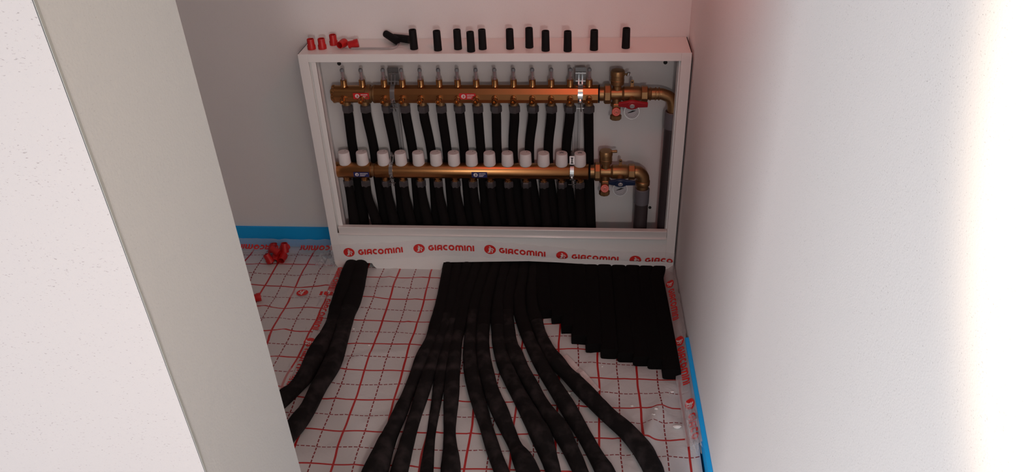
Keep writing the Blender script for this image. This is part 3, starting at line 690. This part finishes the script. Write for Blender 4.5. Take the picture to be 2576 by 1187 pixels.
for i in range(14):
    for lv in (0, 1):
        idx = 2*i+lv
        bx = (894 if i == 0 else 953+42.5*(i-1))+22*lv
        if lv == 0:
            xs = XD[i]; top = ZL-RL-.022
            P = [(xs, YM, top, .0128), (xs+.001, YM-.001, top-.05, .0135)]
            q = onY(bx, 575, 2.052); P += [(q.x, 2.052, q.z, .0162), (q.x+(.01 if i > 2 else 0), 2.050, .065, .0142)]
        else:
            xs = XU[i]; top = ZU-RU-.022
            m_ = onY(892 if i == 0 else [0,944,996,1040,1086,1126,1169,1211,1252,1292,1333,1380,1425,1481][i], 400, 2.098)
            P = [(xs, YM, top, .0128), (xs*.9+m_.x*.1, YM+.004, top-.03, .0135), (m_.x, 2.097, .38, .0135), (m_.x+.002, 2.098, .28, .0150)]
            q = onY(bx, 575, 2.086); P += [(q.x, 2.086, q.z, .0175), (q.x+(.01 if i > 2 else 0), 2.080, .075, .0142)]
        kind = None
        if idx < 2: F = [fl(*a) for a in (PA, PB)[idx]]; F[0] = (F[0][0], F[0][1], .0145, .0190); kind = 'bundle'
        elif idx < 12: F = [fl(*a) for a in FAN[idx-2]]; kind = 'fan'
        elif idx in strip_idx:
            e = ENDS[strip_idx.index(idx)]
            F = [(*onZ(*a, .02).xy, .0165+.001*(strip_idx.index(idx) % 2), .0205+.0012*k) for k, a in enumerate(e)]; kind = 'strip'

        if kind is None:
            F = [(P[-1][0], P[-1][1], .030, .0135), (P[-1][0], P[-1][1], .006, .0135)]
        if kind: F = [(F[0][0]-.002, 2.050, .022 if kind != 'bundle' else .016, .0165)]+F
        nP = len(P)
        sp_ = crom(P+F, .011)
        # in-cabinet run and floor run as two parts of one pipe
        cut = next(k for k, r_ in enumerate(sp_) if r_[2] < .05)
        where = '%s %s outlet' % (('lower','upper')[lv], ordn[i])
        if kind == 'bundle': lab = 'black pipe from %s, %s of the two lying at left' % (where, ('outer', 'inner')[idx])
        elif kind == 'fan': lab = 'black pipe from %s, %s strand from left in the fan' % (where, ordn[idx-2])
        elif kind == 'strip': lab = 'black pipe from %s, square cut end right of the fan' % where
        else: lab = 'black pipe hanging from %s inside the cabinet' % where
        t = thing('insulated_pipe', lab, 'pipe', (float(sp_[0][0]), float(sp_[0][1]), 0), 'black insulated pipes from the manifolds')
        A = sp_[:cut+3] if kind else sp_
        MB().tube([a[:3] for a in A], [a[3] for a in A], 14).build('upright_run', PIPE, t)
        if kind:
            Bq = sp_[cut:]; rad = []; pts = []; fls = []
            for k, a in enumerate(Bq):
                nn = noise.noise(Vector((a[0]*14+idx*3, a[1]*14, 2)))+.5*noise.noise(Vector((a[0]*45+idx, a[1]*45, 5)))
                fr_ = min(1, k/6)
                if kind == 'strip':
                    rad.append(a[3]); fls.append(1-.28*fr_); pts.append((a[0], a[1], a[2]))
                else:
                    rr = a[3]*(1+.07*nn*fr_); rad.append(rr); fls.append(.92); pts.append((a[0], a[1], a[2]+.002*nn))
            if kind == 'strip': MB().tube(pts, rad, 18, flat=fls, power=5.0).build('floor_run', MATTE, t, ang=50)
            else:
                c2 = next(k for k, a in enumerate(Bq) if a[1] < 1.74+.05*math.sin(idx*2.3))
                rad = [r_*(1.16 if k < c2-3 else 1.16-.16*min(1, (k-c2+3)/5)) for k, r_ in enumerate(rad)]
                MB().tube(pts[:c2+1], rad[:c2+1], 18, flat=fls[:c2+1], power=2.2).build('floor_run', PIPE, t, ang=60)
                MB().tube(pts[c2:], rad[c2:], 18, flat=fls[c2:], power=2.2).build('foam_sleeve', SLEEVE, t, ang=60)

# ---------------------------------------------------------------- tapes
Zv = Vector((0,0,1)); Yn = Vector((0,-1,0))
def tape(label, pts, wid, wdir, nrm, words, hgt, wlen, logos, m=FILM, amp=.0012, seed=0, lv=0.0, ragged=.002, rs=.0175, rv=.016, s_off=0.0, flip=False, smin=None, smax=None):
    surf, Lt = make_surf(pts, wid, wdir, nrm, amp, seed)
    t = thing('printed_tape', label, 'tape', tuple(pts[0]))
    film(surf, Lt, wid, t, m, ragged=ragged)
    for s in words: put_word(surf, s, lv, hgt, wlen, t, flip=flip, smin=smin if smin is not None else .0, smax=smax if smax is not None else Lt)
    for s in logos: put_logo(surf, s, lv, rs, rv, t, flip=flip, smin=0, smax=Lt)
    return t, surf, Lt
# across the kick panel
cpx = [(833,637),(880,636),(965,633),(1055,626),(1135,624),(1233,629),(1312,636),(1413,645),(1495,651),(1600,656),(1655,656),(1696,660)]
pts = [onY(px, py-2, YF-.0012) for px, py in cpx]
def s_at(pts_, px, Y, py=640):
    x = onY(px, py, Y).x; C = crom([tuple(p) for p in pts_], .01); s = 0
    for a, c in zip(C[:-1], C[1:]):
        if (a[0]-x)*(c[0]-x) <= 0: return s+abs(x-a[0])
        s += float(np.linalg.norm(np.array(c)-np.array(a)))
    return s
def wd(fr, v):
    k = max(0, min(1, (fr-.52)*4))          # right part leans forward and flattens
    return Vector((0, -.45*k, 1-.22*k)) if v < 0 else Vector((0, 0, 1))
lg = [s_at(pts, px, YF, py) for px, py in ((879,636),(1055,626),(1233,628),(1414,643),(1598,655))]
wo = [s_at(pts, px, YF, py) for px, py in ((902,635),(1078,624),(1256,636),(1438,648),(1622,655))]
t, sf, Lt = tape('clear tape with red printed brand lettering stuck across the cabinet kick panel', pts, .058, wd, lambda f, v: Yn, wo[:4], .0195, .139, lg, amp=.0016, seed=1, lv=.0)
put_word(sf, wo[4], .0, .0195, .082, t, word='GIACO')
# left, along the blue strip, printed upside down
pts = [Vector((-1.30, 2.108, .014)), Vector((-1.1, 2.108, .014)), Vector((-.95, 2.108, .013)), Vector((-.80, 2.106, .015)), Vector((-.757, 2.100, .022))]
def wdl(fr, v): return Vector((0, .55, .83)) if v > 0 else Vector((0, .98, .2))
def sx_(px, py=620): return onZ(px, py, .014).x+1.30
tape('clear tape printed in red, turned upside down, joining foil to the blue back strip', pts, .052, wdl, lambda f, v: Vector((0, -.5, .85)),
     [sx_(702), sx_(869)], .0190, .142, [sx_(718)], amp=.0018, seed=2, flip=True, lv=-.003, ragged=.003, smin=-.1, smax=.60)
# seam between the two foils, left of the pipe pair
pts = [onZ(px, py, .004) for px, py in ((862,655),(852,685),(835,728),(812,782),(790,832),(772,872),(750,920),(728,968),(705,1010))]
def sy_(pts_, py):
    y = onZ(800, py, .004).y; s = 0; C = crom([tuple(p) for p in pts_], .01)
    for a, c in zip(C[:-1], C[1:]):
        if (a[1]-y)*(c[1]-y) <= 0: return s+abs(a[1]-y)
        s += float(np.linalg.norm(np.array(c)-np.array(a)))
    return s
tape('clear tape printed in red, running down the foil seam beside the left pair of pipes', pts, .050, lambda f, v: Vector((1, 0, 0)), lambda f, v: Zv,
     [sy_(pts, 672), sy_(pts, 752), sy_(pts, 878)], .0190, .142, [sy_(pts, 862), sy_(pts, 735)], amp=.0014, seed=3, lv=.002, smin=-.02)
# short cross piece
pts = [onZ(px, py, .005) for px, py in ((724,736),(760,737),(800,738),(848,740))]
L_ = (pts[-1]-pts[0]).length
t, sf, Lt = tape('short scrap of clear tape with an upside down red logo on the left foil', pts, .050, lambda f, v: Vector((0, 1, 0)), lambda f, v: Zv, [], .018, .142, [(onZ(760,738).x-onZ(724,736).x)], amp=.0012, seed=4, flip=True)
put_word(sf, (onZ(846,740).x-onZ(724,736).x), 0, .0185, .050, t, word='INI', flip=True)
# right, along the wall
rp = ((1689,680),(1691,710),(1697,765),(1702,810),(1706,850),(1716,905),(1724,950),(1733,1000),(1741,1045),(1750,1090),(1756,1125))
pts = []
for px, py in rp:
    y = onZ(px, py, .012).y; pts.append(Vector((xr(y)-.0195, y, .021)))
def wdr(fr, v): return Vector((.62, 0, .62)) if v > 0 else Vector((.95, 0, .45))
pts = pts[:]; 
def sr(py): return sy_(pts, py)
tape('clear tape printed in red lying lengthwise along the foot of the right wall', pts, .050, wdr, lambda f, v: Vector((-.6, 0, .8)),
     [sr(722), sr(862), sr(1022)], .020, .142, [sr(710), sr(848), sr(1000)], amp=.0022, seed=5, ragged=.004, m=FILMT, rs=.0175, rv=.0135)
# crumpled film at the cabinet's left foot
def crumple(label, c, sx, sy, h, seed, m=FILM2, n=26):
    vs = []; fs = []
    for j in range(n+1):
        for i in range(n+1):
            a = i/n-.5; d = j/n-.5
            q = noise.noise(Vector((a*5+seed, d*5, 0)))+.5*noise.noise(Vector((a*13+seed, d*13, 2)))
            ed = 1+.35*noise.noise(Vector((a*6, d*6, seed)))
            vs.append((c[0]+a*sx*ed, c[1]+d*sy*ed, c[2]+h*(.5+.6*q)*(1-.9*max(abs(a), abs(d)))))
    for j in range(n):
        for i in range(n): a = j*(n+1)+i; fs.append((a, a+1, a+n+2, a+n+1))
    return tag(MB().add(vs, fs).build('crumpled_film', m, ang=25), label, 'film')
c_ = onZ(826, 655, .01)
crumple('crumpled clear film bunched at the left foot of the white cabinet', (c_.x, c_.y, .006), .060, .075, .026, 2.2)
c_ = onZ(1738, 1085, .01)
crumple('crumpled clear film lying against the blue strip at the right wall', (xr(c_.y)-.022, c_.y, .020), .028, .15, .020, 5.1)

# ---------------------------------------------------------------- small things on the cabinet top
ZC = ZT+.0003
def cap_mb(h=.052, r=.0101):
    return [(0, r*1.02), (.001, r*1.06), (h*.95, r*.97), (h, r*.92), (h, r*.66), (h*.55, r*.62), (h*.55, 0)]
blk = [(1042,126,'touching the lying black sleeve'),(1102,129,'standing alone right of the hex key end'),(1152.5,126,'first of the close trio, set back'),(1185.4,132,'nearest the front edge, middle of the close trio'),(1214.5,126,'last of the close trio, set back'),
       (1283.5,125,'standing between the trio and the group of three'),(1331.8,122,'standing farthest back, above the eighth gap'),(1372.7,130,'close to the front edge, right of the farthest back one'),(1428,131,'close to the front edge, above the right bracket'),(1494,128,'standing second from the right corner'),(1574,123,'standing nearest the right wall corner')]
G1 = 'black rubber sleeves on the cabinet top'
for px, py, how in blk:
    p = onZ(px, py-3, ZC)
    rr = Vector((-.02+random.uniform(-.02, .02), .03, 1))
    o = MB().lathe((p.x, p.y, ZC), (0,0,1), cap_mb(), 24).build('rubber_sleeve', BLACK)
    tag(o, 'upright black rubber sleeve, '+how, 'sleeve', G1)
p0 = onZ(1000, 104, ZC+.0115); p1 = onZ(965, 92, ZC+.0115)
a = Vector((p1.x-p0.x, p1.y-p0.y, .012)).normalized()
tag(MB().lathe((p0.x, p0.y, ZC+.0120), a, cap_mb(), 24).build('rubber_sleeve', BLACK), 'black rubber sleeve lying tilted on the cabinet top by the hex key bend', 'sleeve', G1)
p0 = onZ(1034, 100, ZC+.0115); p1 = onZ(990, 94, ZC+.0115)
a = Vector((p1.x-p0.x, p1.y-p0.y, .0)).normalized()
tag(MB().lathe((p0.x-.004, p0.y, ZC+.0120), a, cap_mb(), 24).build('rubber_sleeve', BLACK), 'black rubber sleeve lying flat on the cabinet top against an upright one', 'sleeve', G1)
G2 = 'small red plastic caps on the cabinet top'
def redcap(base, axis, label, group, h=.0275, r=.0112):
    prof = [(0, r), (h*.36, r), (h*.46, r*.86), (h*.94, r*.86), (h, r*.80), (h, r*.70), (h*.2, r*.7), (h*.2, 0)]
    return tag(MB().lathe(base, axis, prof, 24).build('red_cap', RED), label, 'cap', group)
for px, py, how in ((784.5,126,'leftmost on the cabinet top, nearest its corner'),(811.5,125,'second from the left on the cabinet top'),(840,115,'on the cabinet top set back by the wall')):
    p = onZ(px, py-3, ZC); redcap((p.x, p.y, ZC), (0,0,1), 'upright red plastic cap '+how, G2)
p = onZ(861, 112, ZC+.011); redcap((p.x+.003, p.y+.014, ZC+.0120), (-.25,-.95,.05), 'red plastic cap lying with its open end forward on the cabinet top', G2)
p = onZ(877, 112, ZC+.011); redcap((p.x+.026, p.y+.003, ZC+.0145), (-.93,-.20,-.13), 'red plastic cap lying sideways next to the hex key on the cabinet top', G2)
# hex key
k0, k1 = onZ(884, 121.5, ZC+.003), onZ(984, 121.5, ZC+.003)
pts = crom([(k0.x, k0.y, ZC+.003), ((k0.x+k1.x)/2, (k0.y+k1.y)/2, ZC+.003), (k1.x-.004, k1.y, ZC+.003), (k1.x+.007, k1.y+.006, ZC+.003), (k1.x+.012, k1.y+.018, ZC+.003), (k1.x+.013, k1.y+.034, ZC+.003)], .003)
tag(MB().tube(pts, .0028, 6).build('hex_key', RAILM, ang=30), 'bent steel hex key lying along the white cabinet top', 'tool')

# ---------------------------------------------------------------- small things on the floor
G3 = 'small red plastic caps in a heap on the left foil'
def fcap(px, py, z, axis, how, group=G3):
    p = onZ(px, py, z); redcap((p.x, p.y, z), axis, how, group, h=.030, r=.0125)
fcap(682, 660, .010, (-.42,.18,.86), 'red plastic cap leaning up at the left front of the floor heap', G3)
fcap(694, 644, .014, (.16,-.95,-.05), 'red plastic cap lying open end forward in the middle of the heap', G3)
fcap(714, 642, .014, (.03,-.97,-.03), 'red plastic cap lying open end forward at the right front of the heap', G3)
fcap(702, 637, .030, (-.70,.25,.35), 'red plastic cap lying across the back left of the heap', G3)
fcap(717, 634, .020, (.0,.25,.97), 'red plastic cap upright at the back right of the heap', G3)
fcap(684, 634, .014, (.25,.3,.85), 'red plastic cap at the rear left of the heap beside the tape', G3)
fcap(656, 746, .014, (-.85,-.45,.05), 'single red plastic cap on the foil next to the pale wall end', None)
fcap(764, 1066, .013, (-.9,.3,.0), 'red plastic cap peeping out under the lower left pipe', None)
# paper strip
def quadstrip(pl, m, name, label, cat, th=.0012):
    vs = []; fs = []
    for a, c in pl: vs += [a, c]
    for i in range(len(pl)-1): fs.append((2*i, 2*i+1, 2*i+3, 2*i+2))
    return tag(MB().add(vs, fs).build(name, m, smooth=False, solid=th), label, cat)
pl = []
for (ax, ay), (bx_, by_), z in (((1414,897),(1427,892),.006),((1430,918),(1443,908),.010),((1446,936),(1457,925),.007),((1457,938),(1468,933),.012),((1470,958),(1482,948),.008),((1488,975),(1497,966),.010),((1498,989),(1510,980),.006)):
    a = onZ(ax, ay, z); c = onZ(bx_, by_, z); pl.append((a, c))
quadstrip(pl, PAPER, 'paper_strip', 'pale pink strip of folded paper beside the rightmost pipe of the fan', 'paper')
G4 = 'white plaster crumbs on the floor foil'
for k, (px, py, s, how) in enumerate(((1703,1077,.0075,'largest white plaster crumb, on the foil by the right wall tape'),(1430,987,.006,'white plaster crumb between two strands of the pipe fan'),(1590,1018,.004,'tiny white crumb on the foil below the stepped black pipe ends'),(1650,1036,.0045,'small white crumb on the foil left of the right wall fold'),(1645,1050,.003,'white speck on the foil just below a small crumb'),
        (1691,985,.005,'small white crumb on the foil near the right tape'),(1670,934,.005,'white crumb at the corner of the last stepped pipe end'),(889,824,.003,'white speck on the foil right of the left pipe pair'),(928,866,.003,'white speck on the foil between the left pair and the fan'),(1641,1046,.002,'white speck near the right fold on the foil'),(1515,918,.0025,'white speck below the stepped pipe ends'))):
    p = onZ(px, py, .006); b = MB(); vs = []; fs = []; n = 8; m_ = 5
    for j in range(m_+1):
        for i in range(n):
            th = math.pi*j/m_; ph = 2*math.pi*i/n
            d = Vector((math.sin(th)*math.cos(ph), math.sin(th)*math.sin(ph), math.cos(th)))
            rr = s*(1+.4*noise.noise(d*2+Vector((k*3, 0, 0))))
            vs.append((p.x+d.x*rr*(1.3 if k == 0 else 1), p.y+d.y*rr*.7, fz(p.x, p.y)+s*.45+d.z*rr*.5))
    for j in range(m_):
        for i in range(n): i2 = (i+1) % n; fs.append((j*n+i, (j+1)*n+i, (j+1)*n+i2, j*n+i2))
    tag(b.add(vs, fs).build('plaster_crumb', CRUMB), how, 'crumb', G4)
